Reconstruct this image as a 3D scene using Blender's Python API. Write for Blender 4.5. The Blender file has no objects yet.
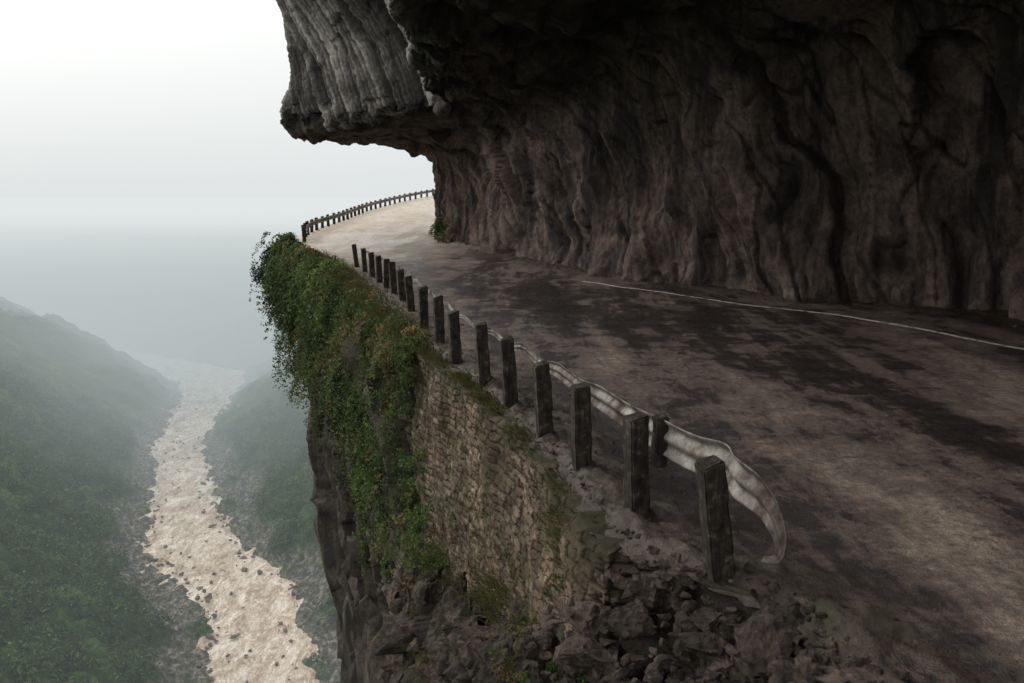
import bpy, bmesh, math, numpy as np
from mathutils import Vector, Matrix
rng=np.random.default_rng(7)
sc=bpy.context.scene
# ---------------------------------------------------------------- noise
PERM=rng.permutation(256); 
G=rng.normal(size=(256,3)); G/=np.linalg.norm(G,axis=1)[:,None]
def pn(p):
    p=np.asarray(p,float); i=np.floor(p).astype(int); f=p-i
    u=f*f*f*(f*(f*6-15)+10); r=0
    for dx in (0,1):
        wx=u[...,0] if dx else 1-u[...,0]
        for dy in (0,1):
            wy=u[...,1] if dy else 1-u[...,1]
            for dz in (0,1):
                wz=u[...,2] if dz else 1-u[...,2]
                h=PERM[(PERM[(PERM[(i[...,0]+dx)&255]+i[...,1]+dy)&255]+i[...,2]+dz)&255]
                g=G[h]
                r=r+wx*wy*wz*(g[...,0]*(f[...,0]-dx)+g[...,1]*(f[...,1]-dy)+g[...,2]*(f[...,2]-dz))
    return r*1.5
def fbm(p,o=4,gain=.5):
    a=1;r=0;p=np.asarray(p,float)
    for k in range(o):
        r=r+a*pn(p+k*17.3); p=p*2.03; a*=gain
    return r
def ridged(p,o=3):
    a=1;r=0;p=np.asarray(p,float)
    for k in range(o):
        r=r+a*(1-2*np.abs(pn(p+k*11.7))); p=p*2.1; a*=.5
    return r
def hsh(a,b=0,c=0):
    return PERM[(PERM[(PERM[np.asarray(a).astype(int)&255]+np.asarray(b).astype(int))&255]+np.asarray(c).astype(int))&255]/255.0
def worley2(x,y):
    ix=np.floor(x).astype(int); iy=np.floor(y).astype(int)
    d1=np.full(x.shape,9.);cid=np.zeros(x.shape)
    for a in (-1,0,1):
        for b in (-1,0,1):
            cx=ix+a;cy=iy+b
            px=cx+hsh(cx,cy,3);py=cy+hsh(cx,cy,91)
            d=np.hypot(x-px,y-py); m=d<d1
            d1=np.where(m,d,d1); cid=np.where(m,hsh(cx,cy,55),cid)
    return d1,cid
def facets(x,y,tilt=1.0,seed=0):
    ix=np.floor(x).astype(int); iy=np.floor(y).astype(int)
    d1=np.full(x.shape,9.);d2=np.full(x.shape,9.);h=np.zeros(x.shape)
    for a in (-1,0,1):
        for b in (-1,0,1):
            cx=ix+a;cy=iy+b
            px=cx+hsh(cx,cy,3+seed);py=cy+hsh(cx,cy,91+seed)
            d=np.hypot(x-px,y-py); m=d<d1
            hv=(hsh(cx,cy,55+seed)-.5)+tilt*((hsh(cx,cy,11+seed)-.5)*(x-px)+(hsh(cx,cy,29+seed)-.5)*(y-py))
            d2=np.where(m,d1,np.minimum(d2,d)); d1=np.where(m,d,d1); h=np.where(m,hv,h)
    return h,d2-d1
def sm(a,b,x):
    t=np.clip((np.asarray(x,float)-a)/(b-a),0,1); return t*t*(3-2*t)
def V3(x,y,z): return np.stack(np.broadcast_arrays(x,y,z),-1).astype(float)
def spl(xs,ys,x):
    xs=np.array(xs,float);ys=np.array(ys,float)
    m=np.gradient(ys,xs); x=np.asarray(x,float)
    k=np.clip(np.searchsorted(xs,x)-1,0,len(xs)-2)
    h=xs[k+1]-xs[k]; t=np.clip((x-xs[k])/h,0,1)
    return (2*t**3-3*t**2+1)*ys[k]+(t**3-2*t**2+t)*h*m[k]+(-2*t**3+3*t**2)*ys[k+1]+(t**3-t**2)*h*m[k+1]
# ---------------------------------------------------------------- mesh helpers
def link(o,parent=None):
    sc.collection.objects.link(o)
    if parent: o.parent=parent
    return o
def mesh_obj(name,verts,faces,mat,smooth=True,attrs=None,parent=None,cols=None):
    me=bpy.data.meshes.new(name)
    verts=np.asarray(verts,np.float32).reshape(-1,3); faces=np.asarray(faces,np.int32)
    n=faces.shape[1]
    me.vertices.add(len(verts)); me.vertices.foreach_set('co',verts.ravel())
    me.loops.add(faces.size); me.loops.foreach_set('vertex_index',faces.ravel())
    me.polygons.add(len(faces))
    me.polygons.foreach_set('loop_start',np.arange(0,faces.size,n,dtype=np.int32))
    me.update(calc_edges=True); me.validate()
    me.polygons.foreach_set('use_smooth',np.full(len(me.polygons),smooth))
    for k,v in (attrs or {}).items():
        a=me.attributes.new(k,'FLOAT','POINT'); a.data.foreach_set('value',np.asarray(v,np.float32).ravel())
    if cols is not None:
        a=me.attributes.new('Col','FLOAT_COLOR','POINT')
        c=np.concatenate([cols,np.ones((len(cols),1))],1).astype(np.float32); a.data.foreach_set('color',c.ravel())
    me.materials.append(mat)
    return link(bpy.data.objects.new(name,me),parent)
def grid_faces(nu,nv,flip=False):
    i=np.arange(nu-1)[:,None]; j=np.arange(nv-1)[None]
    a=(i*nv+j).ravel()
    f=np.stack([a,a+nv,a+nv+1,a+1],1)
    return f[:,::-1] if flip else f
def grid_obj(name,P,mat,flip=False,**k):
    return mesh_obj(name,P.reshape(-1,3),grid_faces(P.shape[0],P.shape[1],flip),mat,**k)
def gnormal(P):
    du=np.gradient(P,axis=0);dv=np.gradient(P,axis=1)
    n=np.cross(dv,du); return n/(np.linalg.norm(n,axis=-1,keepdims=True)+1e-9)
# ---------------------------------------------------------------- node helpers
class M:
    def __init__(s,name):
        s.m=bpy.data.materials.new(name); s.m.use_nodes=True; s.t=s.m.node_tree; s.t.nodes.clear()
        s.out=s.n('ShaderNodeOutputMaterial')
    def n(s,typ,**k):
        x=s.t.nodes.new(typ)
        for a,b in k.items(): setattr(x,a,b)
        return x
    def l(s,a,b): s.t.links.new(a,b)
    def pos(s,rot=(0,0,0),scale=(1,1,1)):
        g=s.n('ShaderNodeNewGeometry'); mp=s.n('ShaderNodeMapping')
        mp.inputs['Rotation'].default_value=rot; mp.inputs['Scale'].default_value=scale
        s.l(g.outputs['Position'],mp.inputs['Vector']); return mp.outputs[0]
    def noise(s,vec,scale,detail=6,rough=.6,dist=0):
        x=s.n('ShaderNodeTexNoise'); x.inputs['Scale'].default_value=scale; x.inputs['Detail'].default_value=detail
        x.inputs['Roughness'].default_value=rough; x.inputs['Distortion'].default_value=dist
        s.l(vec,x.inputs['Vector']); return x.outputs['Fac']
    def ramp(s,f,stops):
        x=s.n('ShaderNodeValToRGB'); e=x.color_ramp.elements
        while len(e)<len(stops): e.new(.5)
        for q,(p,c) in zip(e,stops):
            q.position=p; q.color=(*(c if hasattr(c,'__len__') else (c,c,c)),1)
        s.l(f,x.inputs[0]); return x.outputs[0]
    def mix(s,f,a,b,mode='MIX'):
        x=s.n('ShaderNodeMix',data_type='RGBA',blend_type=mode)
        for v,i in ((f,0),(a,6),(b,7)):
            if hasattr(v,'is_linked'): s.l(v,x.inputs[i])
            else: x.inputs[i].default_value=(v if i==0 else (*v,1))
        return x.outputs[2]
    def math(s,op,a,b=0.0):
        x=s.n('ShaderNodeMath',operation=op)
        for v,i in ((a,0),(b,1)):
            if hasattr(v,'is_linked'): s.l(v,x.inputs[i])
            else: x.inputs[i].default_value=v
        return x.outputs[0]
    def attr(s,name,out='Fac'):
        x=s.n('ShaderNodeAttribute',attribute_name=name); return x.outputs[out]
    def bump(s,h,dist,strength=1,prev=None):
        x=s.n('ShaderNodeBump'); x.inputs['Distance'].default_value=dist; x.inputs['Strength'].default_value=strength
        s.l(h,x.inputs['Height'])
        if prev is not None: s.l(prev,x.inputs['Normal'])
        return x.outputs[0]
    def bsdf(s,col,rough,normal=None,metal=0,spec=.4):
        b=s.n('ShaderNodeBsdfPrincipled')
        for v,k in ((col,'Base Color'),(rough,'Roughness'),(metal,'Metallic')):
            if hasattr(v,'is_linked'): s.l(v,b.inputs[k])
            else: b.inputs[k].default_value=(*v,1) if hasattr(v,'__len__') else v
        b.inputs['Specular IOR Level'].default_value=spec
        if normal is not None: s.l(normal,b.inputs['Normal'])
        s.l(b.outputs[0],s.out.inputs[0]); return b
def rock_mat(name,ca,cb,stain,nose=False,scale=1.0,moss=None):
    m=M(name); p=m.pos(); pv=m.pos(scale=(1,1,.10 if nose else .2))
    n1=m.noise(p,.5*scale,6,.62,.2); n2=m.noise(pv,(.8 if nose else 1.1)*scale,6,.66,.3); n3=m.noise(p,6*scale,6,.76)
    c=m.ramp(n1,[(.33,ca),(.5,tuple((x+y)/2 for x,y in zip(ca,cb))),(.66,cb)])
    c=m.mix(.8,c,m.ramp(n3,[(.32,.3),(.68,1.65)]),'MULTIPLY')
    st=m.ramp(n2,[(.43,0),(.53,1)])
    c=m.mix(m.math('MULTIPLY',m.math('SUBTRACT',1.0,st),.8),c,stain)
    if nose:
        pm=m.ramp(m.noise(m.pos(scale=(1,1,.07)),2.6,6,.7,.2),[(.54,0),(.68,1)])
        c=m.mix(m.math('MULTIPLY',pm,.4),c,(.28,.225,.19))
        a=m.attr('streak'); w=m.attr('nose')
        cs=m.ramp(a,[(.15,(.014,.013,.012)),(.38,(.045,.042,.038)),(.56,(.13,.12,.11)),(.80,(.40,.38,.35))])
        cs=m.mix(.75,cs,m.ramp(n3,[(.32,.3),(.68,1.6)]),'MULTIPLY')
        c=m.mix(w,c,cs)
        c=m.mix(1.0,c,m.ramp(m.attr('cav_shade'),[(0,.18),(1,1.0)]),'MULTIPLY')  # multiplies ceiling and crease shade into the rock colour
    if moss:
        mm=m.ramp(m.noise(p,1.6,4,.7),[(.5,0),(.62,1)])
        c=m.mix(m.math('MULTIPLY',mm,.7),c,moss)
    b=m.bump(n3,.17,1.0)
    m.bsdf(c,m.ramp(n3,[(.3,.6),(.7,.95)]),b,spec=.3); return m.m
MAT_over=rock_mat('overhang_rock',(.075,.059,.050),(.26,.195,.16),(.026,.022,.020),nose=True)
MAT_cliff=rock_mat('cliff_rock',(.040,.032,.027),(.13,.104,.083),(.018,.015,.013),scale=1.1,moss=(.033,.042,.017))
MAT_rubble=rock_mat('rubble_rock',(.055,.043,.035),(.27,.21,.165),(.026,.021,.018),scale=3.5)
def road_mat():
    m=M('worn_asphalt'); 
    p=m.pos(); ps=m.pos(rot=(0,0,math.radians(-24)),scale=(1,.20,1))
    a=m.noise(ps,.42,8,.70,.25); b=m.noise(p,1.3,8,.76,.15); c=m.noise(p,10,6,.8); d=m.noise(p,75,3,.7)
    f=m.math('ADD',m.math('MULTIPLY',a,.64),m.math('MULTIPLY',b,.36))
    col=m.ramp(f,[(.42,(.022,.019,.0185)),(.480,(.037,.030,.028)),(.502,(.070,.052,.044)),(.55,(.118,.088,.071)),(.61,(.23,.18,.145))])
    col=m.mix(.9,col,m.ramp(c,[(.32,.35),(.68,1.7)]),'MULTIPLY')
    col=m.mix(.85,col,m.ramp(d,[(.3,.35),(.7,1.75)]),'MULTIPLY')
    soil=m.mix(m.ramp(c,[(.38,0),(.6,1)]),(.016,.013,.010),(.085,.060,.045))
    soil=m.mix(m.ramp(b,[(.48,0),(.58,.7)]),soil,(.035,.037,.016))
    sf=m.math('MULTIPLY',m.attr('soil'),m.ramp(c,[(.3,.7),(.5,1)]))
    col=m.mix(sf,col,soil)
    dry_lit=m.mix(m.ramp(b,[(.35,0),(.65,1)]),(.30,.25,.20),(.56,.49,.41))
    dm=m.math('MULTIPLY',m.attr('dry_lit'),m.ramp(a,[(.35,.75),(.5,1)]))
    col=m.mix(dm,col,dry_lit)
    v=m.n('ShaderNodeTexVoronoi',feature='DISTANCE_TO_EDGE'); v.inputs['Scale'].default_value=.9
    mm=m.n('ShaderNodeMix',data_type='VECTOR'); mm.inputs[0].default_value=.5
    nz=m.n('ShaderNodeTexNoise'); nz.inputs['Scale'].default_value=1.7; nz.inputs['Detail'].default_value=4; m.l(p,nz.inputs['Vector'])
    m.l(p,mm.inputs[4]); m.l(nz.outputs['Color'],mm.inputs[5]); m.l(mm.outputs[1],v.inputs['Vector'])
    cr=m.ramp(v.outputs['Distance'],[(0,.3),(.011,1)])
    col=m.mix(m.ramp(b,[(.47,0),(.53,.8)]),col,m.mix(1.0,col,cr,'MULTIPLY'))
    rg=m.ramp(f,[(.41,.22),(.485,.38),(.515,.78)])
    hgt=m.math('ADD',m.math('MULTIPLY',c,.7),m.math('MULTIPLY',d,.3))
    bp=m.bump(hgt,.045,.8)
    m.bsdf(col,rg,bp,spec=.5); return m.m
MAT_road=road_mat()
def line_mat():
    m=M('worn_white_paint'); p=m.pos(); n=m.noise(p,6,6,.8); n2=m.noise(p,.7,3,.5)
    f=m.math('ADD',m.math('MULTIPLY',n,.6),m.math('MULTIPLY',n2,.4))
    b=m.n('ShaderNodeBsdfPrincipled'); b.inputs['Roughness'].default_value=.8
    m.l(m.ramp(n,[(.3,(.3,.27,.24)),(.6,(.75,.72,.66))]),b.inputs['Base Color'])
    t=m.n('ShaderNodeBsdfTransparent'); x=m.n('ShaderNodeMixShader'); m.l(m.ramp(f,[(.42,0),(.48,1)]),x.inputs[0]); m.l(t.outputs[0],x.inputs[1]); m.l(b.outputs[0],x.inputs[2])
    m.l(x.outputs[0],m.out.inputs[0]); return m.m
MAT_line=line_mat()
def wall_mat():
    m=M('masonry_stone'); p=m.pos(); n=m.noise(p,1.3,5,.65,.3); n3=m.noise(p,16,6,.75)
    c=m.ramp(m.attr('sv'),[(0,(.085,.060,.043)),(.5,(.16,.117,.084)),(1,(.28,.213,.158))])
    c=m.mix(m.attr('mo'),c,(.030,.023,.018))
    c=m.mix(.8,c,m.ramp(n3,[(.3,.4),(.7,1.6)]),'MULTIPLY')
    st=m.ramp(m.noise(m.pos(scale=(1,1,.3)),1.2,5,.7),[(.42,1),(.57,0)])
    c=m.mix(m.math('MULTIPLY',st,.65),c,(.032,.026,.020))
    ms=m.math('MULTIPLY',m.ramp(n,[(.47,0),(.60,1)]),.6)
    c=m.mix(ms,c,(.045,.048,.020))
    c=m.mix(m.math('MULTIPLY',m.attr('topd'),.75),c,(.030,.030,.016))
    m.bsdf(c,.9,m.bump(n3,.035,.9),spec=.2); return m.m
MAT_wall=wall_mat()
def leaf_mat(name='foliage_leaf'):
    m=M(name); c=m.attr('Col','Color')
    b=m.n('ShaderNodeBsdfPrincipled'); b.inputs['Roughness'].default_value=.6; b.inputs['Specular IOR Level'].default_value=.25
    m.l(c,b.inputs['Base Color']); t=m.n('ShaderNodeBsdfTranslucent'); m.l(c,t.inputs[0])
    x=m.n('ShaderNodeMixShader'); x.inputs[0].default_value=.35; m.l(b.outputs[0],x.inputs[1]); m.l(t.outputs[0],x.inputs[2]); m.l(x.outputs[0],m.out.inputs[0]); return m.m
MAT_leaf=leaf_mat()
def post_mat():
    m=M('weathered_post'); p=m.pos(); n=m.noise(p,9,6,.74); n2=m.noise(m.pos(scale=(1,1,.10)),34,5,.65)
    c=m.ramp(n,[(.38,(.014,.012,.010)),(.56,(.038,.031,.025)),(.68,(.13,.108,.088))])
    c=m.mix(.7,c,m.ramp(n2,[(.3,.35),(.7,1.65)]),'MULTIPLY')
    m.bsdf(c,.88,m.bump(n2,.016,.9),spec=.2); return m.m
MAT_post=post_mat()
def rail_mat():
    m=M('galvanised_steel'); p=m.pos(scale=(1,1,.6)); n=m.noise(p,3.2,6,.66); n2=m.noise(p,45,4,.7)
    c=m.ramp(n,[(.40,(.05,.036,.026)),(.47,(.12,.103,.087)),(.54,(.20,.187,.167)),(.66,(.32,.305,.277))])
    c=m.mix(.6,c,m.ramp(n2,[(.3,.5),(.7,1.4)]),'MULTIPLY')
    m.bsdf(c,m.ramp(n,[(.38,.9),(.55,.66)]),None,metal=m.ramp(n,[(.42,.0),(.52,.2)]),spec=.35); return m.m
MAT_rail=rail_mat()
def terrain_mat():
    m=M('forest_ground'); p=m.pos(); n=m.noise(p,.06,5,.6); n2=m.noise(p,.45,6,.75)
    f=m.math('ADD',m.math('MULTIPLY',n,.5),m.math('MULTIPLY',n2,.5))
    c=m.ramp(f,[(.38,(.008,.017,.006)),(.5,(.026,.050,.014)),(.62,(.07,.115,.028))])
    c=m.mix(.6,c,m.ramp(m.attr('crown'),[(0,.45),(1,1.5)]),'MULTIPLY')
    g=m.ramp(n2,[(.35,(.030,.030,.025)),(.5,(.09,.083,.07)),(.62,(.28,.255,.22))])
    c=m.mix(m.attr('bank'),c,g)
    m.bsdf(c,.95,m.bump(n2,2.0,.9),spec=.1); return m.m
MAT_terrain=terrain_mat()
def river_mat():
    m=M('muddy_water'); ps=m.pos(rot=(0,0,math.radians(-25)),scale=(1,.4,1))
    n=m.noise(ps,.10,7,.72,1.5); n2=m.noise(ps,.8,7,.8,1.2); f=m.math('ADD',m.math('MULTIPLY',n,.45),m.math('MULTIPLY',n2,.55))
    c=m.ramp(f,[(.37,(.19,.135,.095)),(.46,(.42,.32,.24)),(.52,(.62,.525,.43)),(.58,(.86,.80,.72))])
    m.bsdf(c,.6,m.bump(n2,1.6,.8),spec=.3); return m.m
MAT_river=river_mat()
# ---------------------------------------------------------------- layout functions (metres)
Ly=[-16,-6,-1,2,4,5,5.5,6,7.4,9.05,11,12.8,15,17.5,20,25,30.5,37,43,50,62,80,105,118,128]
Lx=[5.5,3.6,2.6,2.15,1.9,1.75,1.3,.85,.46,.09,-.45,-1.05,-1.84,-2.65,-3.4,-4.9,-6.7,-9.3,-11.6,-13.2,-13.8,-14,-9.5,-4,6]
def xL(y): return spl(Ly,Lx,y)
Fy=[-16,2,11,18,21.5,24.5,28.5,38,45,50,60,76,90,128]
Fx=[18.5,15.5,13,11.5,7.6,5.7,3.1,-.3,-3.0,-3.8,-2.7,3,14,40]
def xF(y): return spl(Fy,Fx,y)
def zR(y): return .00043*np.clip(np.asarray(y,float)-22,0,None)**2
def nL(y):
    d=(xL(y+.2)-xL(y-.2))/.4; q=np.sqrt(1+d*d); return -1/q,d/q
# ---------------------------------------------------------------- road
ys=np.concatenate([np.arange(-16,3,.25),np.arange(3,20,.05),np.arange(20,45,.14),np.arange(45,128,.4)])
w=np.linspace(0,1,230)**1.5
Y,W=np.meshgrid(ys,w,indexing='ij')
XL=xL(Y)+.10*fbm(V3(0*Y,Y*1.5,3),3)*(1-W); XF=xF(Y)+2.2
X=XL+(XF-XL)*W; ed=X-xL(Y)
Z=zR(Y)+.05*fbm(V3(X*.25,Y*.25,0),3)*sm(0,2,ed)
soil=np.clip(sm(1.1,.35,ed+.5*fbm(V3(X*1.3,Y*1.3,5),3)) + sm(1.9,.3,(xF(Y)-X)+.5*fbm(V3(X,Y,8),3))+.9*sm(5.6,3.6,Y+.6*(X-2)+.8*fbm(V3(X*.9,Y*.9,15),3)),0,1)
Z+=soil*(.06*fbm(V3(X*3,Y*3,1),4)+.03*fbm(V3(X*11,Y*11,1),2)+.02)
Z-= .10*sm(.35,0,ed)
dry_lit=sm(27,43,Y-1.3*np.clip(ed-2,0,9)*sm(50,30,Y)+1.5*fbm(V3(X*.4,Y*.3,2),3))  # dry dust plus daylight beyond the overhang, painted as paler road colour
grid_obj('road',V3(X,Y,Z),MAT_road,flip=False,attrs={'soil':soil,'dry_lit':dry_lit})
ly=np.array([9,14,18.2,21,25.1,30]);lx=np.array([10.6,9.13,7.3,5.35,2.55,.2])
yy=np.linspace(9,25.6,160); xx=spl(ly,lx,yy)
Pl=np.stack([V3(xx+o,yy+o*.5,zR(yy)+.05*fbm(V3((xx+o)*.25,(yy+o*.5)*.25,0),3)+.016) for o in (-.06,.06)],1)
grid_obj('road_edge_line',Pl,MAT_line)
# ---------------------------------------------------------------- overhang cliff
S=[
[(18,-16,-.4),(18.3,-16,2),(18,-16,5),(15.5,-16,8),(9,-16,9.8),(1,-16,9.8),(-.5,-16,12),(0,-16,20),(20,-16,40)],
[(15.5,2,-.4),(15.8,2,2),(15.5,2.5,5),(13.5,2,7.8),(7,2,9.5),(.5,2,9.5),(-1.5,3,11.5),(-2,4,20),(18,4,40)],
[(13,11,-.4),(13.3,11,2),(13,11.5,5),(11.5,12,7.5),(6,11.5,8.8),(-1.2,11,8.6),(-3,12,11),(-3.5,13,20),(16,16,40)],
[(11.5,18,-.4),(11.6,18.2,2),(11.2,18.5,4.8),(9.5,18.5,7),(4.5,18,7.9),(-2.3,19.5,7.5),(-3.2,20,9.8),(-3.4,21,20),(14,26,40)],
[(7.6,21.5,-.4),(7.5,22,2),(7,22.5,4.5),(5.8,22.5,6.4),(2.5,22.5,7.2),(-2.6,25,7.1),(-3.3,26,9.2),(-3.6,27,20),(12,34,40)],
[(5.7,24.5,-.4),(5.5,25,2),(5,25.5,4.2),(4,26,5.9),(1.2,27,6.7),(-2.9,30,6.8),(-3.3,31,8.8),(-3.7,32,20),(10,42,40)],
[(3.1,28.5,-.4),(2.9,29,2),(2.4,29.5,3.9),(1.5,30.5,5.4),(-.6,32,6.3),(-3.2,34.6,6.6),(-3.5,34.6,8.5),(-3.9,34.6,20),(8,48,40)],
[(-.3,38,-.3),(-.5,38.5,2),(-.9,38.5,3.9),(-1.8,39,5.3),(-4.2,39,5.9),(-7.4,38.6,6.1),(-7.5,38.2,9),(-7.3,38,20),(6,55,40)],
[(-2.9,45,-.2),(-3.0,45,2),(-3.3,45,4.1),(-4.3,45,5.4),(-8,44.5,5.7),(-11.5,42.8,6.3),(-11.4,42.5,9),(-10.2,42.5,20),(4,62,40)],
[(-3.6,50,0),(-3.7,50,2),(-4.2,50,4.2),(-5.2,50,5.5),(-8.5,50,5.9),(-11,49,6.4),(-10.9,49,9),(-10.0,49,20),(4,66,40)],
[(-2.6,60,.2),(-2.7,60,2.5),(-3.0,60,4.5),(-4.0,60,6),(-6,60,7),(-8,60,8),(-8,60,11),(-8,61,22),(5,75,40)],
[(3,76,.8),(3,76,3),(2.9,76,6),(2.5,76,8),(2,76,10),(1,76,12),(.5,76,15),(0,77,25),(10,90,40)],
[(14,90,1.5),(14,90,4),(14,90,7),(13.7,90,9),(13,90,11),(12,90,13),(12,90,16),(12,91,25),(20,105,40)]]
S=np.array(S,float)
def resample(A,seg):
    n=A.shape[0]; out=[];idx=[]
    for i in range(n-1):
        p0=A[max(i-1,0)];p1=A[i];p2=A[i+1];p3=A[min(i+2,n-1)]
        k=seg[i]; 
        for t in np.linspace(0,1,k,endpoint=(i==n-2)):
            out.append(.5*((2*p1)+(-p0+p2)*t+(2*p0-5*p1+4*p2-p3)*t*t+(-p0+3*p1-3*p2+p3)*t**3)); idx.append(i+t)
    return np.array(out),np.array(idx)
A,iu=resample(S,[20,50,120,110,90,90,130,130,80,40,30,20])
B,iv=resample(A.transpose(1,0,2),[54,54,50,44,50,60,110,12])
P=B.transpose(1,0,2)
U,Vv=np.meshgrid(iu,iv,indexing='ij')
N=gnormal(P)
wallw=sm(4.0,2.6,Vv)
nose=sm(2,4,U)*sm(9.9,9.3,U)*sm(4.8,5.0,Vv)
su=np.concatenate([[0],np.cumsum(np.linalg.norm(np.diff(P[:,60],axis=0),axis=1))])[:,None]+0*P[...,0]
zv=P[...,2]
wrp=.30*fbm(P*np.array([.5,.5,.3]),3)
f1,e1=facets(su*.42+wrp,zv*.10+wrp*.3,1.4,1); f2,e2=facets(su*1.2+wrp*1.2,zv*.20+wrp*.6,1.3,5); f3,e3=facets(su*3.2+wrp*2,zv*.8+wrp*2,1.2,9)
big=fbm(P*.28,3)*.8; fine=fbm(P*5,3)*.035
fl=ridged(V3(su*.75+wrp,zv*.07,3),3); fl2=ridged(V3(su*2.4+wrp*2,zv*.22,7),2)
wallD=.60*f1+.22*f2+.08*f3-.14*sm(.10,0,e1)-.06*sm(.08,0,e2)+.28*fl+.08*fl2+.16*fbm(P*.7,3)+.09*fbm(P*2,3)
cx_=P[...,0]*.30+.25*fbm(P*.3,2); cy_=P[...,1]*.20+.25*fbm(P*.3+5,2)
g1,ge1=facets(cx_,cy_,1.2,21); g2_,ge2=facets(cx_*3+.2*wrp,cy_*3,1.2,25)
ceilD=.70*g1+.16*g2_+.12*fbm(P*.8,3)+.06*fbm(P*2,3)-.10*sm(.06,0,ge1)
a=np.array([-.68,.73,0]); cc=P@(a*.90-np.array([0,0,.43])); al=P@(-a*.43-np.array([0,0,.90]))
sw=fbm(V3(cc*.2,al*.08,3),3)*.35+.06*fbm(P*.8,3)
def saw(q,k):
    i=np.floor(q); f=q-i; amp=.4+.6*hsh(i,k)
    return (f*sm(1,.86,f))*amp, f, hsh(i,k+3)
s1,fr1,h1=saw(cc*.58+sw,3); s2,fr2,h2=saw(cc*1.9+sw*2.6,17); s3,fr3,h3=saw(cc*5.0+sw*6,41)
cr1,ce1=facets(al*.35+.3*fbm(P*.5,2),cc*.8,1.0,33); cr2,ce2=facets(al*1.1+.3*fbm(P*.9,2),cc*1.6,1.2,37); cr3,ce3=facets(al*2.6+.3*fbm(P*.9,2),cc*3.4,1.3,39)
Dn=.62*s1+.28*s2+.10*s3+.20*cr1+.10*cr2+.04*cr3+.04*fbm(P*3,3)-.35
lipw=sm(4.3,4.8,Vv)*sm(5.5,5.1,Vv)*sm(2,4,U)
lipD=.30*cr2+.14*cr3+.14*fbm(P*1.4,3)
D0=big*(1-.8*nose)*(1-.6*sm(6.5,7.5,U)*sm(3,3.6,Vv))+fine+(wallw*wallD+(1-wallw)*ceilD)*(1-nose)+Dn*nose+lipD*lipw
D0*=.35+.65*sm(0,.25,Vv)
P2=P+N*(D0-.15)[...,None]
streak=np.clip(.10+.36*s1+.34*s2+.30*s3+.26*(h1-.4)+.28*(h2-.4)+.14*(h3-.5)+.22*fbm(P*.6,3)-.2*lipw,0,1)
cav_shade=np.clip(.25+.75*sm(-.0,.12,np.minimum(e1,1.6*e2)),0,1)*wallw+(1-wallw)*(.34+.25*fbm(P*.5,3))  # painted shade: darkens rock colour in wall creases and across the ceiling
cav_shade=np.clip(cav_shade*(1-nose)+nose,0,1)
grid_obj('overhanging_cliff',P2,MAT_over,attrs={'nose':nose,'streak':streak,'cav_shade':cav_shade})
# ---------------------------------------------------------------- cliff below the road
ys=np.concatenate([np.arange(-16,3,.5),np.arange(3,16,.05),np.arange(16,46,.10),np.arange(46,70,.5),np.arange(70,128,2)])
hz=np.concatenate([np.linspace(0,12,230),12+np.linspace(0,1,90)[1:]**1.6*150])
Y,H=np.meshgrid(ys,hz,indexing='ij')
nx,ny=nL(Y)
def zbase(y): return np.interp(y,[5.8,6.2,9,13,15],[-.6,-.8,-2.0,-3.6,-4.3])
inwall=sm(5.7,6.0,Y)*sm(15.4,14.8,Y)
zz=-H
off_wall=np.where(zz>zbase(Y),-.35,0)+.30*sm(0,-1.2,zz-zbase(Y))+.35*sm(0,5,-zz+zbase(Y))
off_far=-.1-np.minimum(.085*H,3.5)+np.clip(H-50,0,None)*.25
off_near=-.05+.75*sm(0,1.6,H)+.3*sm(1.5,5,H)
off=off_far*sm(14,17,Y)+off_wall*(sm(5.4,6,Y)*(1-sm(14,17,Y)))+off_near*(1-sm(5.4,6,Y))
off=np.where(Y<1,off*sm(-3,1,Y),off)
s=np.cumsum(np.hypot(np.gradient(ys),np.gradient(xL(ys))))[:,None]+0*H
pp=V3(s,zz,0); wq=.4*fbm(pp*.7,3)
F1,E1=facets(s*.48+wq,zz*.10+wq*.3,1.3,2); F2,E2=facets(s*1.2+wq,zz*.3+wq,1.2,6)
farD=(1.5*F1+.35*F2-.3*sm(.08,0,E1))*sm(15,19,Y)*sm(0,1.5,H)
K1,Q1=facets(s*1.3+wq,zz*1.2+wq,1.6,12); K2,Q2=facets(s*3.6+wq*2,zz*3.6+wq*2,1.5,16); K3,Q3=facets(s*8+wq*3,zz*8+wq*3,1.4,19)
nearD=(.55*K1+.22*K2+.08*K3-.10*sm(.12,0,Q1)-.05*sm(.12,0,Q2))*(1-sm(15,18,Y))*sm(0,.5,zbase(Y)*inwall-zz)
D=farD+nearD+.22*fbm(pp*np.array([.5,.2,1]),4)*sm(0,2,H)+.03*fbm(pp*4,3)
off=off+D*np.where(zz>zbase(Y),1-inwall,1)*sm(0,.3,H)
grid_obj('cliff_face',V3(xL(Y)+nx*off,Y+ny*off,zz+zR(Y)-.06),MAT_cliff)
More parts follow.
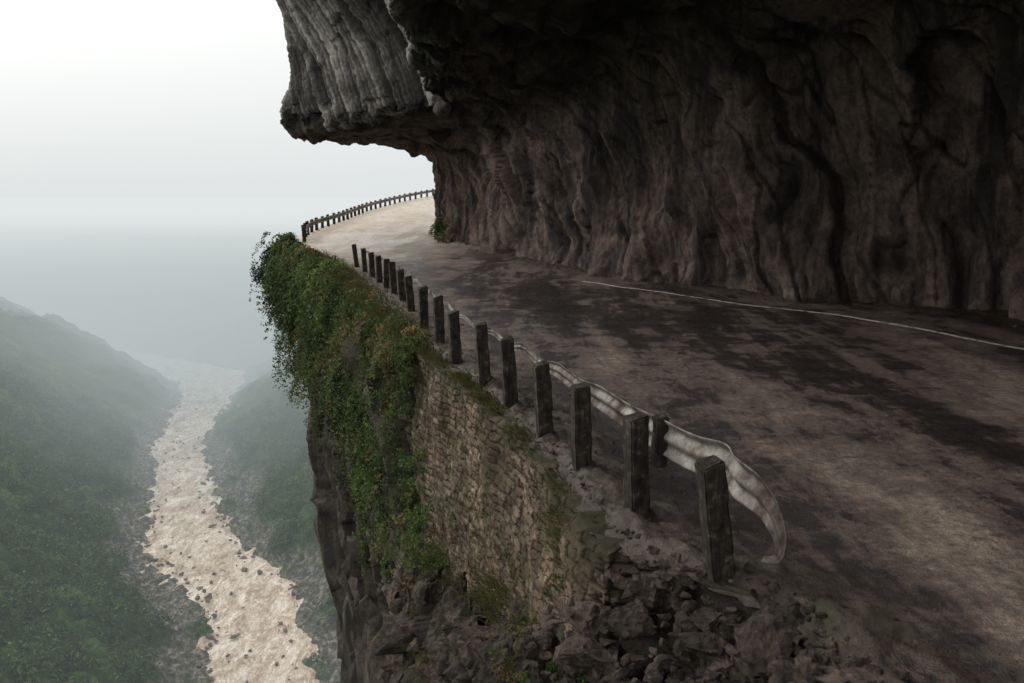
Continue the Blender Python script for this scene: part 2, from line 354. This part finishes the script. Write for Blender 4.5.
# ---------------------------------------------------------------- retaining wall
yw=np.linspace(6.0,15.1,680); wx,wy=xL(yw),yw; n_x,n_y=nL(yw)
pre=30
wx=np.concatenate([np.linspace(1.6,wx[0]+.02,pre),wx]); wy=np.concatenate([np.full(pre,6.05),wy])
n_x=np.concatenate([np.full(pre-4,0.),np.linspace(0,n_x[0],5)[1:],n_x]); n_y=np.concatenate([np.full(pre-4,-1.),np.linspace(-1,n_y[0],5)[1:],n_y])
q=np.hypot(n_x,n_y)+1e-6; n_x/=q; n_y/=q
sarc=np.concatenate([[0],np.cumsum(np.hypot(np.diff(wx),np.diff(wy)))])
wv=np.linspace(0,1,260)
Sg,Wg=np.meshgrid(sarc,wv,indexing='ij'); zb=zbase(np.maximum(wy,6))[:,None]-.5
Zg=Wg*zb
wp=V3(Sg,Zg,0); Sw=Sg+.06*fbm(wp*2.6,3); Zw=Zg+.05*fbm(wp*2.3+9,3)
row=np.floor(Zw/.115); rf=Zw/.115-row
ln=.16+.15*hsh(row,7); c0=Sw/ln+hsh(row,33)*5; ci=np.floor(c0); cf=c0-ci
edge=np.minimum(np.minimum(rf,1-rf)*.115,np.minimum(cf,1-cf)*ln)
mo=sm(.020,.004,edge); rv=hsh(ci,row,12)
rel=-.030*sm(.022,0,edge)+.032*(rv-.5)+.022*fbm(wp*9,3)+.12*fbm(wp*.7,2)
gone=sm(.35,.7,fbm(wp*.8+31,3)); rel=rel*(1-.6*gone)-.05*gone; mo=mo*(1-.6*gone)
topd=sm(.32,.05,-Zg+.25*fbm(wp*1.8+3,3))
offw=(.06+rel)
top=sm(0,.02,Wg)
Pw=V3(wx[:,None]+n_x[:,None]*offw*top,wy[:,None]+n_y[:,None]*offw*top,Zg+.07*fbm(wp*2.5,3)*(1-sm(0,.1,Wg))-.07)
cap=Pw[:,0:1,:].copy(); cap[...,0]-=n_x[:,None]*.45; cap[...,1]-=n_y[:,None]*.45
Pw=np.concatenate([cap,Pw],1)
mo=np.concatenate([mo[:,:1]*0,mo],1); rv=np.concatenate([rv[:,:1]*0,rv],1); topd=np.concatenate([topd[:,:1]*0+1,topd],1)
grid_obj('retaining_wall',Pw,MAT_wall,attrs={'mo':mo,'sv':rv,'topd':topd})
# ---------------------------------------------------------------- rocks
def ico(sub):
    bm=bmesh.new(); bmesh.ops.create_icosphere(bm,subdivisions=sub,radius=1)
    v=np.array([x.co[:] for x in bm.verts]); f=np.array([[y.index for y in x.verts] for x in bm.faces]); bm.free(); return v,f
def rocks(name,items,mat,sub=2,smooth=False,planes=9,dl=.25):
    v0,f0=ico(sub); VV=[];FF=[];k=0
    for (c,r,sq) in items:
        v=v0.copy()
        for _ in range(planes):
            n=rng.normal(size=3);n/=np.linalg.norm(n);d=rng.uniform(dl,.75)
            v-=np.maximum(v@n-d,0)[:,None]*n
        v*=np.array(sq)*r*1.45
        if sub>2: v+= (v0)*(r*.16*fbm(v0*3.5+rng.uniform(0,50),3))[:,None]
        a=rng.uniform(0,6.28); ca,sa=math.cos(a),math.sin(a)
        v=v@np.array([[ca,sa,0],[-sa,ca,0],[0,0,1]]); t=rng.normal(0,.5); v=v@np.array([[1,0,0],[0,math.cos(t),math.sin(t)],[0,-math.sin(t),math.cos(t)]])
        VV.append(v+np.array(c)); FF.append(f0+k); k+=len(v)
    return mesh_obj(name,np.concatenate(VV),np.concatenate(FF),mat,smooth=smooth)
it=[]
for _ in range(85):
    y=rng.uniform(3.2,5.85); e=rng.uniform(-.05,1.2); x=float(xL(y))-e*.95+.05
    if y>5.6: x=min(x,1.4)
    z=-.22-.75*max(e,0)**1.2+rng.normal(0,.04)
    it.append(((x,y,z),rng.uniform(.09,.22),(1,rng.uniform(.6,1),rng.uniform(.4,.7))))
rocks('rock_outcrop',it,MAT_rubble,4)
it=[]
for _ in range(620):
    y=rng.uniform(3.2,5.9); e=rng.uniform(-.3,1.2); x=float(xL(y))-e*.95+.08
    if y>5.6: x=min(x,1.5)
    z=-.07-.68*max(e,0)**1.2+rng.normal(0,.04)
    it.append(((x,y,z),rng.uniform(.012,.055)*(1 if rng.random()<.88 else 1.8),(1,rng.uniform(.6,1),rng.uniform(.35,.75))))
rocks('rock_rubble',it,MAT_rubble,3)
it=[]
for _ in range(120):
    y=rng.uniform(6.2,15.5); z=float(zbase(y))-rng.uniform(.1,4.0); nx1,ny1=nL(np.array(y)); o=.15+rng.uniform(0,.35)+.06*(float(zbase(y))-z)
    it.append(((float(xL(y)+nx1*o),float(y+ny1*o),z),rng.uniform(.10,.36),(1,rng.uniform(.6,1),rng.uniform(.5,1.2))))
rocks('boulders',it,MAT_rubble,4)
it=[]
for _ in range(2800):
    if rng.random()<.65:
        y=3+rng.random()**1.6*24; x=float(xL(y))+abs(rng.normal(0,.55))+.05
    else:
        y=rng.uniform(8,40); x=float(xF(y))-abs(rng.normal(0,.7))
    it.append(((x,y,float(zR(y))+.0),rng.uniform(.005,.018)*(1 if rng.random()<.92 else 2.2)*(1+.02*y),(1,.9,.6)))
rocks('gravel',it,MAT_rubble,1)
# ---------------------------------------------------------------- guardrail
def empty(name):
    e=bpy.data.objects.new(name,None); return link(e)
def post(name,x,y,z,ang,h,tilt,parent,wd=.17,dp=.18):
    bm=bmesh.new(); bmesh.ops.create_cube(bm,size=1)
    for v in bm.verts:
        v.co.x*=wd; v.co.y*=dp; v.co.z=(v.co.z+.5)*(h+.35)-.35
    bmesh.ops.subdivide_edges(bm,edges=[e for e in bm.edges if abs(e.verts[0].co.z-e.verts[1].co.z)>.3],cuts=14)
    bmesh.ops.bevel(bm,geom=[e for e in bm.edges if e.is_boundary is False and abs(e.calc_face_angle(0))>.5],offset=.014,segments=2,affect='EDGES')
    bmesh.ops.triangulate(bm,faces=[f for f in bm.faces if len(f.verts)>4])
    o=rng.uniform(0,50,3); co=np.array([v.co[:] for v in bm.verts]); d=fbm(co*7+o,3)*.024; tx=rng.normal(0,.05)
    for v,dd in zip(bm.verts,d):
        v.co.x*=1+dd*5; v.co.y*=1+dd*5
        if v.co.z>h*.9: v.co.z+=v.co.x*(.15+tx)+dd
    me=bpy.data.meshes.new(name); bm.to_mesh(me); bm.free(); me.materials.append(MAT_post)
    ob=link(bpy.data.objects.new(name,me),parent); ob.location=(x,y,z); ob.rotation_euler=(tilt[0],tilt[1],ang)
    return ob
def sweep_rail(name,pts,hts,ups,parent,n=160,depth=.05):
    pts=np.array(pts,float); d=np.concatenate([[0],np.cumsum(np.linalg.norm(np.diff(pts,axis=0),axis=1))])
    t=np.linspace(0,d[-1],n); C=np.stack([spl(d,pts[:,k],t) for k in range(3)],1)
    Hh=np.interp(t,d,hts); Up=np.stack([np.interp(t,d,np.array(ups)[:,k]) for k in range(3)],1)
    T=np.gradient(C,axis=0); T/=np.linalg.norm(T,axis=1)[:,None]
    Sd=np.cross(T,Up); Sd/=np.linalg.norm(Sd,axis=1)[:,None]; Uu=np.cross(Sd,T)
    pr=np.linspace(-.5,.5,33); lat=depth*(.5-.5*np.cos(pr*4*math.pi))
    dent=.010*fbm(V3(t*1.6,0,5),2)
    P=C[:,None]+Uu[:,None]*(pr[None,:,None]*Hh[:,None,None])+Sd[:,None]*(lat[None,:,None]*np.minimum(1,Hh/.3)[:,None,None]+dent[:,None,None])
    o=grid_obj(name,P,MAT_rail,parent=parent); md=o.modifiers.new('sol','SOLIDIFY'); md.thickness=.008; md.offset=0
    return o
gr=empty('guardrail')
PP=[(1.526,5.476),(1.08,6.546),(.709,7.74),(.382,8.92),(-.013,10.29),(-.4,11.5),(-.93,13.03),(-1.34,14.68),(-1.84,16.5),(-2.4,18.9),(-2.85,20.7),(-3.3,22.3),(-3.75,23.8),(-4.2,25.3),(-4.7,26.9),(-5.25,28.6),(-5.9,30.5)]
tl=[(.02,-.15),(0,-.04),(-.02,-.03),(.0,-.06),(.02,-.07),(0,-.06)]
for i,(x,y) in enumerate(PP):
    t=tl[i] if i<len(tl) else (rng.normal(0,.03),rng.normal(-.04,.03))
    post('post_%d'%(i+1),x,y,-.02+float(zR(y)),math.radians(16)+rng.normal(0,.06),.88+rng.normal(0,.02),t,gr)
post('spacer_block',1.27,6.60,.76,math.radians(18),.10,(0,0),gr,.11,.12)
rp=[(1.78,5.32,.16),(1.86,5.24,.20),(1.87,5.22,.30),(1.84,5.24,.42),(1.80,5.32,.53),(1.74,5.44,.605),(1.66,5.60,.65)]
hh=[.05,.07,.10,.15,.22,.29,.31];up=[(.35,-.9,.0),(.4,-.9,.1),(.45,-.8,.2),(.4,-.6,.5),(.2,-.3,.9),(.05,-.1,1),(0,0,1)]
for i,(x,y) in enumerate(PP):
    f=min(i,5)/5; o=.20-.07*f
    hgt=np.interp(i,[0,1,2,4,6],[.31,.31,.25,.12,.08]); zc=np.interp(i,[0,1,2,4,7],[.67,.68,.70,.73,.74])
    if i>0:
        xm,ym=(x+PP[i-1][0])/2,(y+PP[i-1][1])/2
        rp.append((xm+o+.02,ym+.08,zc-np.interp(i,[0,3,5],[0,.04,.09]))); hh.append(hgt); up.append((0,0,1))
        rp.append((x+o,y+.08,zc)); hh.append(hgt); up.append((0,0,1))
    else:
        rp.append((x+.10,y+.50,.668)); hh.append(.31); up.append((0,0,1))
sweep_rail('rail_beam',rp,hh,up,gr,n=460)
g2=empty('guardrail')
fy=np.arange(44,124,2.0); fx=xL(fy)+.55; rp=[]
for i,(x,y) in enumerate(zip(fx,fy)):
    post('post_%d'%(i+1),x,y,float(zR(y)),.3,.85,(rng.normal(0,.03),rng.normal(0,.03)),g2,.2,.2)
    rp.append((x+.15,y,float(zR(y))+.62))
sweep_rail('rail_beam',rp,[.3]*len(rp),[(0,0,1)]*len(rp),g2,n=300)
# ---------------------------------------------------------------- vegetation
def leaves(C,R,nper,size,col,zs=1.2,droop=.5,lo=.45):
    C=np.repeat(C,nper,0);R=np.repeat(R,nper);sz=np.repeat(size,nper);col=np.repeat(col,nper,0); n=len(C)
    d=rng.normal(size=(n,3)); d/=np.linalg.norm(d,axis=1)[:,None]; r=rng.random(n)**.45
    p=C+d*(R*r)[:,None]*np.array([1,1,zs])
    a=rng.normal(size=(n,3))+np.array([0,0,-droop])+d*.5; a/=np.linalg.norm(a,axis=1)[:,None]
    b=np.cross(a,rng.normal(size=(n,3))); b/=np.linalg.norm(b,axis=1)[:,None]
    L=(sz*rng.uniform(.6,1.4,n))[:,None]; Wd=L*rng.uniform(.28,.5,n)[:,None]
    nn=np.cross(a,b)
    v=np.stack([p-a*L*.5,p+b*Wd*.5+nn*L*.08,p+a*L*.5,p-b*Wd*.5+nn*L*.08],1).reshape(-1,3)
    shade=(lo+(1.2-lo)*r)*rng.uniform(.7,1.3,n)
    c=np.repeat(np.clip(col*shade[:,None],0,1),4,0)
    return v,np.arange(4*n).reshape(-1,4),c
def greens(n,yel=.15):
    t=rng.random((n,1)); c=np.array([.020,.038,.012])*(1-t)+np.array([.080,.125,.034])*t
    m=(rng.random((n,1))<yel); return np.where(m,np.array([.15,.13,.05])*rng.uniform(.5,1.1,(n,1)),c)
npl=430
py_=13.4+rng.random(npl)**.9*33; hmx=np.interp(py_,[13,14,16,20,30,38,43,47],[4.8,5,5.8,8.0,10.5,8.0,7.4,5]); ph=-.05+rng.random(npl)**1.25*hmx
ph=np.where(py_<14.4,np.maximum(ph,(14.8-py_)*2.3+.3),ph)
dn=fbm(V3(py_*.55,ph*.42,2),3); kp=(dn>.05+.34*(ph/hmx)-.38*(ph<1.1)); kp&=~((py_>30)&(py_<37)&(ph<1.6)&(rng.random(npl)<.5))
py_,ph,hmx=py_[kp],ph[kp],hmx[kp]; npl=len(py_)
psz=np.interp(py_,[13,16,22,34,44],[.28,.36,.52,.78,1.05])*np.exp(rng.normal(-.05,.42,npl))
CCs=[];RR=[];CL=[];SZ=[]
for i in range(npl):
    a_,b_=nL(np.array(py_[i])); k=int(13+10*rng.random())
    tt=rng.random(k); lat=rng.normal(0,.5,k)*psz[i]*(.6+.6*tt)
    oo=(1.0*np.sin(np.minimum(tt*2.2,2.6))*psz[i])*np.interp(py_[i],[13,20,36,43,46],[.6,.85,1.0,1.15,.9])*np.interp(ph[i],[0,2,4,9],[1,1,.75,.55])
    dz=.45*psz[i]*np.sin(tt*3)-1.8*psz[i]*tt**1.6
    tx,ty=-b_,a_
    base_off=-min(.085*ph[i],3.5)*float(sm(14,17,py_[i]))
    CCs.append(np.stack([xL(py_[i])+a_*(base_off+oo)+tx*lat, py_[i]+b_*(base_off+oo)+ty*lat, -ph[i]+float(zR(py_[i]))+.1+dz],1))
    RR.append(psz[i]*rng.uniform(.16,.38,k))
    tone=np.clip(.45+.9*fbm(np.array([py_[i]*.4,ph[i]*.5,9.]),2)+rng.normal(0,.26),0,1)
    cb=np.array([.013,.026,.010])*(1-tone)+np.array([.135,.185,.055])*tone
    if rng.random()<.10+.85*math.exp(-((py_[i]-19)/3.8)**2)*(ph[i]<2.4): cb=np.array([.20,.165,.07])*rng.uniform(.5,1.1)
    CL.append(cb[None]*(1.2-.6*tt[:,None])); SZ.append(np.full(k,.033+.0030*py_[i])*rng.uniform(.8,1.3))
C=np.concatenate(CCs);R=np.concatenate(RR);col=np.concatenate(CL);SZ=np.concatenate(SZ)
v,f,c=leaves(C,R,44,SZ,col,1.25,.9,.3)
n=800; y=14.6+rng.random(n)*31.5; hm=np.interp(y,[14,20,30,46],[5,7.5,9,7]); h=rng.random(n)**1.1*hm; a_,b_=nL(y)
k=fbm(V3(y*.5,h*.4,12),3)>.08+.4*(h/hm); y,h,a_,b_=y[k],h[k],a_[k],b_[k]; o=-np.minimum(.085*h,3.5)*sm(14,17,y)+rng.uniform(.0,.35,len(y))
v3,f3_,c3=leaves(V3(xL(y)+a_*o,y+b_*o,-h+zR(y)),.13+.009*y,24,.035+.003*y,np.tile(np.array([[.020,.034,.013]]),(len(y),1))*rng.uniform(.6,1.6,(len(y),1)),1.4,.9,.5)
ns=620; ys_=14.5+rng.random(ns)*31; nx1,ny1=nL(ys_); hs=rng.uniform(-.3,7,ns); os_=np.interp(ys_,[14,30,43,46],[.35,.7,1.45,1.1])*rng.uniform(.2,1.25,ns)*np.interp(hs,[-.3,2.5,5],[1,1,.4])-.07*hs
base=V3(xL(ys_)+nx1*os_,ys_+ny1*os_,-hs+.3+zR(ys_)); CC=[]
sl_l=rng.uniform(.6,1.9,ns)
for k in range(10):
    tt_=k/9; CC.append(base+V3(nx1*.35*tt_,ny1*.35*tt_,.25*tt_-.9*tt_**2)*((.5+.02*ys_)*sl_l)[:,None])
CC=np.concatenate(CC); sy=np.tile(ys_,10)
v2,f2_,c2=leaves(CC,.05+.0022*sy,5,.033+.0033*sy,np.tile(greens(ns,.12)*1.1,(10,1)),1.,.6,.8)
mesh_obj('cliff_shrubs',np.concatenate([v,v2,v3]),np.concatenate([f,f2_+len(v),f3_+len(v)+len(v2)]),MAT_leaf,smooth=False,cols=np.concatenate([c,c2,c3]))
def shrub(name,cs,r,per,size,yel,gain=1.25):
    C=np.array(cs); k=16; CC=np.repeat(C,k,0)+rng.normal(0,1,(len(C)*k,3))*np.repeat(r,k)[:,None]*.6
    v,f,c=leaves(CC,np.full(len(CC),np.mean(r)*.35),per,np.full(len(CC),size),greens(len(CC),yel)*gain,1.0,.1)
    return mesh_obj(name,v,f,MAT_leaf,smooth=False,cols=c)
def on_face(y,z,out):
    a,b=nL(np.array(float(y))); return (float(xL(y)+a*out),float(y+b*out),z)
shrub('leafy_shrub',[(.66,5.6,-.62),(.58,5.6,-.74),(.50,5.6,-.86),(.38,5.7,-.98),(.26,5.8,-1.05),(.50,5.45,-.95),(.14,5.9,-1.1)],np.array([.07,.10,.12,.13,.12,.12,.12]),46,.027,.08,1.5)
shrub('leafy_shrub',[(.06,6.6,-1.05),(.02,6.6,-1.3),(-.02,6.6,-1.55),(.0,6.5,-1.75)],np.array([.10,.13,.14,.14]),36,.030,.7,1.1)
shrub('leafy_shrub',[on_face(12.9,-3.2,.3),on_face(13.4,-3.6,.35),on_face(13.8,-3.0,.25),on_face(14.3,-2.2,.2)],np.array([.3,.3,.35,.3]),50,.06,.1)
shrub('leafy_shrub',[(-3.7,44,.6),(-4.0,46,.7),(-4.3,48,.7)],np.array([.6,.6,.5]),40,.14,.5)
def grass(name,roots,outs,lens,cols_):
    n=len(roots); d=outs+rng.normal(0,.35,(n,3)); d[:,2]+=.9; d/=np.linalg.norm(d,axis=1)[:,None]
    side=np.cross(d,rng.normal(size=(n,3))); side/=np.linalg.norm(side,axis=1)[:,None]; wv=.0045*side*(1+lens[:,None])
    bend=outs*.5+np.array([0,0,-.45]); L=lens[:,None]
    p1=roots+d*L*.5; p2=roots+d*L*.85+bend*L*.35
    v=np.stack([roots-wv,roots+wv,p1+wv*.8,p1-wv*.8,p2+wv*.1,p2-wv*.1],1).reshape(-1,3)
    b=np.arange(n)[:,None]*6; f=np.concatenate([b+np.array([0,1,2,3]),b+np.array([3,2,4,5])])
    return mesh_obj(name,v,f,MAT_leaf,smooth=False,cols=np.repeat(cols_,6,0))
R_=[];O_=[];Ln=[];Cc=[]
def tuft(c,out,k,ln,yel,sp=.06):
    for _ in range(k):
        R_.append(np.array(c)+rng.normal(0,sp,3)*np.array([1,1,.4])); O_.append(np.array(out)*rng.uniform(.2,1.2)); Ln.append(ln*rng.uniform(.5,1.3))
    g=greens(k,0)*.8; yl=np.array([.14,.115,.045])*rng.uniform(.4,1,(k,1)); Cc.append(np.where(rng.random((k,1))<yel,yl,g))
for _ in range(300):
    y=rng.uniform(7.5,14.5); a,b=nL(np.array(y)); o=.3+rng.random()*.25; z=float(zbase(y))-rng.uniform(-.3,2.4)
    if pn(np.array([y*.9,z*.9,7.]))>.05: tuft((float(xL(y)+a*o),float(y+b*o),z),(a,b,0),26,.18,.55,.08)
for _ in range(300):
    y=6.2+rng.random()**.6*9; a,b=nL(np.array(y)); 
    if pn(np.array([y*1.4,2.,7.]))>-.12: tuft((float(xL(y)+a*rng.uniform(-.12,.06)),float(y+b*.05),-.07),(a,b,0),14,.06+.006*y,.6,.05)
for _ in range(300):
    y=rng.uniform(6.6,15); a,b=nL(np.array(y)); zq=float(zbase(y))*rng.random()**.8
    if pn(np.array([y*.8,zq*.8,3.]))>-.05: tuft((float(xL(y)+a*.07),float(y+b*.07),zq),(a,b,0),12,.10,.5,.04)
for _ in range(260):
    y=rng.uniform(14,36); a,b=nL(np.array(y)); o=rng.uniform(-.35,.3)
    tuft((float(xL(y)+a*o),float(y+b*o),float(zR(y))-.03),(a,b,0),18,.20+.010*y,.7,.12)
grass('grass',np.array(R_),np.array(O_,float),np.array(Ln),np.concatenate(Cc))
# ---------------------------------------------------------------- gorge terrain + river
ry=[-700,0,150,227,252,280,323,380,481,580,640,677,720,780,1000,3500]
rx=[-60,-45,-60,-77,-86,-97,-137,-165,-208,-229,-248,-270,-330,-420,-800,-4000]
hw_=[16,16,16,17,16,15,17,15,14,17,24,30,25,20,20,20]
def xR(y): return np.interp(y,np.linspace(-700,3500,2101),np.convolve(np.pad(np.interp(np.linspace(-700,3500,2101),ry,rx),5,'edge'),np.ones(11)/11,'valid'))
def hwR(y): return np.interp(y,ry,hw_)
def gorge(X,Y):
    sl=(xR(Y+4)-xR(Y-4))/8; d=(X-xR(Y))/np.sqrt(1+sl*sl); p=V3(X,Y,0)
    wob=7*fbm(p*.03,3)
    lb=7+10*np.exp(-((Y-265)/50.)**2); rb=4+7*np.exp(-((Y-400)/70.)**2)
    dl=np.clip(-d-hwR(Y)-lb+wob,0,None); dr=np.clip(d-hwR(Y)-rb+wob,0,None)
    zl=.60*dl+.10*dl*fbm(p*.008+4,2)+8*fbm(p*.012,3)*sm(10,60,dl); zl=np.where(zl>80,80+45*np.tanh((zl-80)/80),zl)
    zr=.55*dr+10*fbm(p*.012+9,3)*sm(10,60,dr); zr=np.where(zr>70,70+25*np.tanh((zr-70)/50),zr)
    bank=sm(9,0,np.maximum(dl,dr)+10*fbm(p*.05+3,4)); 
    inner=sm(-2,3,np.abs(d)-hwR(Y)+6*fbm(p*.06,4))
    return d,dl,dr,np.where(d<0,zl,zr),bank,inner
xs=np.concatenate([-3800+np.arange(0,3350,60.),np.arange(-450,40,2.0),40+np.arange(0,3000,50.)**1.0])
ys=np.concatenate([np.arange(-700,150,25.),np.arange(150,480,1.9),np.arange(480,900,3.2),900+np.arange(0,2600,50.)])
Y,X=np.meshgrid(ys,xs,indexing='ij')
d,dl,dr,zh,bank,inner=gorge(X,Y); p=V3(X,Y,0)
wd,wc=worley2(X/6.5+.3*pn(p*.2),Y/6.5+.3*pn(p*.2+7)); w2,_=worley2(X/2.6,Y/2.6)
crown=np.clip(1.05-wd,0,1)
Z=-147.3-3+3*inner+zh+(1-bank)*inner*((2.5+3*wc)*crown+1.3*(1-w2)+2*fbm(p*.12,3))+bank*2.4*fbm(p*.2,5,.7)*inner
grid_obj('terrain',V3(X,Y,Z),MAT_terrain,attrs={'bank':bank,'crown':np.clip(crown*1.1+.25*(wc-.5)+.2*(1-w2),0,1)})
yr=np.concatenate([np.arange(-600,150,20.),np.arange(150,1000,3.)]); wr=np.linspace(-1,1,30)
Y,Wq=np.meshgrid(yr,wr,indexing='ij'); sl=(xR(Y+4)-xR(Y-4))/8; q=np.sqrt(1+sl*sl); o=Wq*(hwR(Y)+7)
Xr=xR(Y)+o/q*1.0; Yr=Y-o*sl/q
grid_obj('river',V3(Xr,Yr,-148.4+.9*fbm(V3(Xr*.12,Yr*.08,0),4,.6)),MAT_river)
n=12000; X=rng.uniform(-330,30,n); Y=150+rng.random(n)*330
d,dl,dr,zh,bank,inner=gorge(X,Y); k=(bank<.35)&(inner>.9)&(np.maximum(dl,dr)<170); X,Y,zh=X[k],Y[k],zh[k]; n=len(X)
r=rng.uniform(1.6,4.6,n); C=V3(X,Y,-147.3+zh+2.5+r*.6)
t=rng.random((n,1)); col=np.array([.010,.024,.007])*(1-t)+np.array([.085,.135,.035])*t
v,f,c=leaves(C,r,26,np.full(n,1.5),col,1.0,0,.3)
mesh_obj('forest_canopy',v,f,MAT_leaf,smooth=False,cols=c)
it=[]
while len(it)<750:
    y=rng.uniform(180,600); sgn=-1 if rng.random()<.6 else 1
    o=abs(rng.normal(0,6))-1 if rng.random()<.85 else -rng.uniform(2,14)
    x=float(xR(y))+sgn*(float(hwR(y))+o)
    it.append(((x,y,-147.8),rng.uniform(.3,1.1)*(1 if rng.random()<.93 else 2),(1,rng.uniform(.6,1),rng.uniform(.4,.8))))
rocks('river_rocks',it,MAT_rubble,1)
# ---------------------------------------------------------------- fog banks (stacked haze layers in the gorge; their emission stands in for scattered daylight)
def fog(name,x0,x1,y0,y1,z0,z1,sig,e):
    m=bpy.data.materials.new(name); m.use_nodes=True; t=m.node_tree; t.nodes.clear()
    o=t.nodes.new('ShaderNodeOutputMaterial'); a=t.nodes.new('ShaderNodeVolumeAbsorption'); a.inputs[0].default_value=(0,0,0,1); a.inputs[1].default_value=sig
    em=t.nodes.new('ShaderNodeEmission'); em.inputs[0].default_value=(*e,1); em.inputs[1].default_value=sig
    ad=t.nodes.new('ShaderNodeAddShader'); t.links.new(a.outputs[0],ad.inputs[0]); t.links.new(em.outputs[0],ad.inputs[1]); t.links.new(ad.outputs[0],o.inputs['Volume'])
    v=[(x,y,z) for x in (x0,x1) for y in (y0,y1) for z in (z0,z1)]
    f=[(0,1,3,2),(4,6,7,5),(0,4,5,1),(2,3,7,6),(0,2,6,4),(1,5,7,3)]
    return mesh_obj(name,v,f,m,smooth=False)
fog('fog_bank',-3900,3100,-710,900,-230,-14.0,.00045,(.44,.51,.51))
fog('fog_bank',-3890,3090,320,890,-229,-34,.0009,(.50,.56,.57))
fog('fog_bank',-3885,3085,370,880,-228.5,-62,.0016,(.50,.56,.57))
ec=[(-4,-24,(.765,.798,.802)),(-24.3,-44,(.71,.75,.757)),(-44.3,-66,(.645,.69,.70)),(-66.3,-92,(.58,.63,.64)),(-92.3,-228,(.53,.585,.595))]
for k,(z1,z0,e_) in enumerate(ec):
    fog('fog_bank',-3880+k,3080-k,540+5*k,3580-k,z0,z1,.0048,e_)
# ---------------------------------------------------------------- world + sun
sund=Vector((-.72,.42,.62)).normalized(); el=math.asin(sund.z); az=math.atan2(sund.x,sund.y)
wld=bpy.data.worlds.new('World'); sc.world=wld; wld.use_nodes=True; t=wld.node_tree; t.nodes.clear()
out=t.nodes.new('ShaderNodeOutputWorld'); sky=t.nodes.new('ShaderNodeTexSky'); sky.sky_type='NISHITA'; sky.sun_disc=False
sky.sun_elevation=el; sky.sun_rotation=az; sky.dust_density=4
b1=t.nodes.new('ShaderNodeBackground'); b1.inputs[1].default_value=.08; t.links.new(sky.outputs[0],b1.inputs[0])
tc=t.nodes.new('ShaderNodeTexCoord'); sp=t.nodes.new('ShaderNodeSeparateXYZ'); t.links.new(tc.outputs['Generated'],sp.inputs[0])
mx=t.nodes.new('ShaderNodeMath'); mx.operation='MULTIPLY_ADD'; mx.inputs[1].default_value=-1.8; mx.inputs[2].default_value=1.0; t.links.new(sp.outputs[0],mx.inputs[0])
mc=t.nodes.new('ShaderNodeMath'); mc.operation='MAXIMUM'; mc.inputs[1].default_value=.6; t.links.new(mx.outputs[0],mc.inputs[0])
ad=t.nodes.new('ShaderNodeMath'); ad.operation='MULTIPLY'; t.links.new(sp.outputs[2],ad.inputs[0]); t.links.new(mc.outputs[0],ad.inputs[1])
cr=t.nodes.new('ShaderNodeValToRGB'); e=cr.color_ramp.elements
st_=[(0,(.768,.80,.804)),(.03,(.778,.81,.813)),(.09,(.82,.85,.85)),(.20,(.93,.95,.945)),(.32,(1.06,1.07,1.05)),(.6,(1.6,1.58,1.53)),(1,(1.85,1.81,1.75))]
while len(e)<len(st_): e.new(.5)
for q,(p_,c_) in zip(e,st_): q.position=p_; q.color=(*[x/2 for x in c_],1)
t.links.new(ad.outputs[0],cr.inputs[0])
b2=t.nodes.new('ShaderNodeBackground'); b2.inputs[1].default_value=2.0; t.links.new(cr.outputs[0],b2.inputs[0])
ms=t.nodes.new('ShaderNodeMixShader'); ms.inputs[0].default_value=.97; t.links.new(b1.outputs[0],ms.inputs[1]); t.links.new(b2.outputs[0],ms.inputs[2]); t.links.new(ms.outputs[0],out.inputs[0])
sl_=bpy.data.lights.new('sun','SUN'); sl_.energy=1.1; sl_.angle=math.radians(32); sl_.color=(1,.95,.87)
so=link(bpy.data.objects.new('sun',sl_)); so.rotation_euler=sund.to_track_quat('Z','Y').to_euler()
# ---------------------------------------------------------------- camera
cam=bpy.data.cameras.new('camera'); cam.sensor_width=36; cam.lens=36*800/1024; cam.clip_end=12000; cam.clip_start=.05
co=link(bpy.data.objects.new('camera',cam)); co.location=(0,0,2.7); co.rotation_euler=(math.radians(90-10.3),0,0)
sc.camera=co
sc.view_settings.view_transform='Standard'; sc.view_settings.look='None'; sc.view_settings.exposure=0
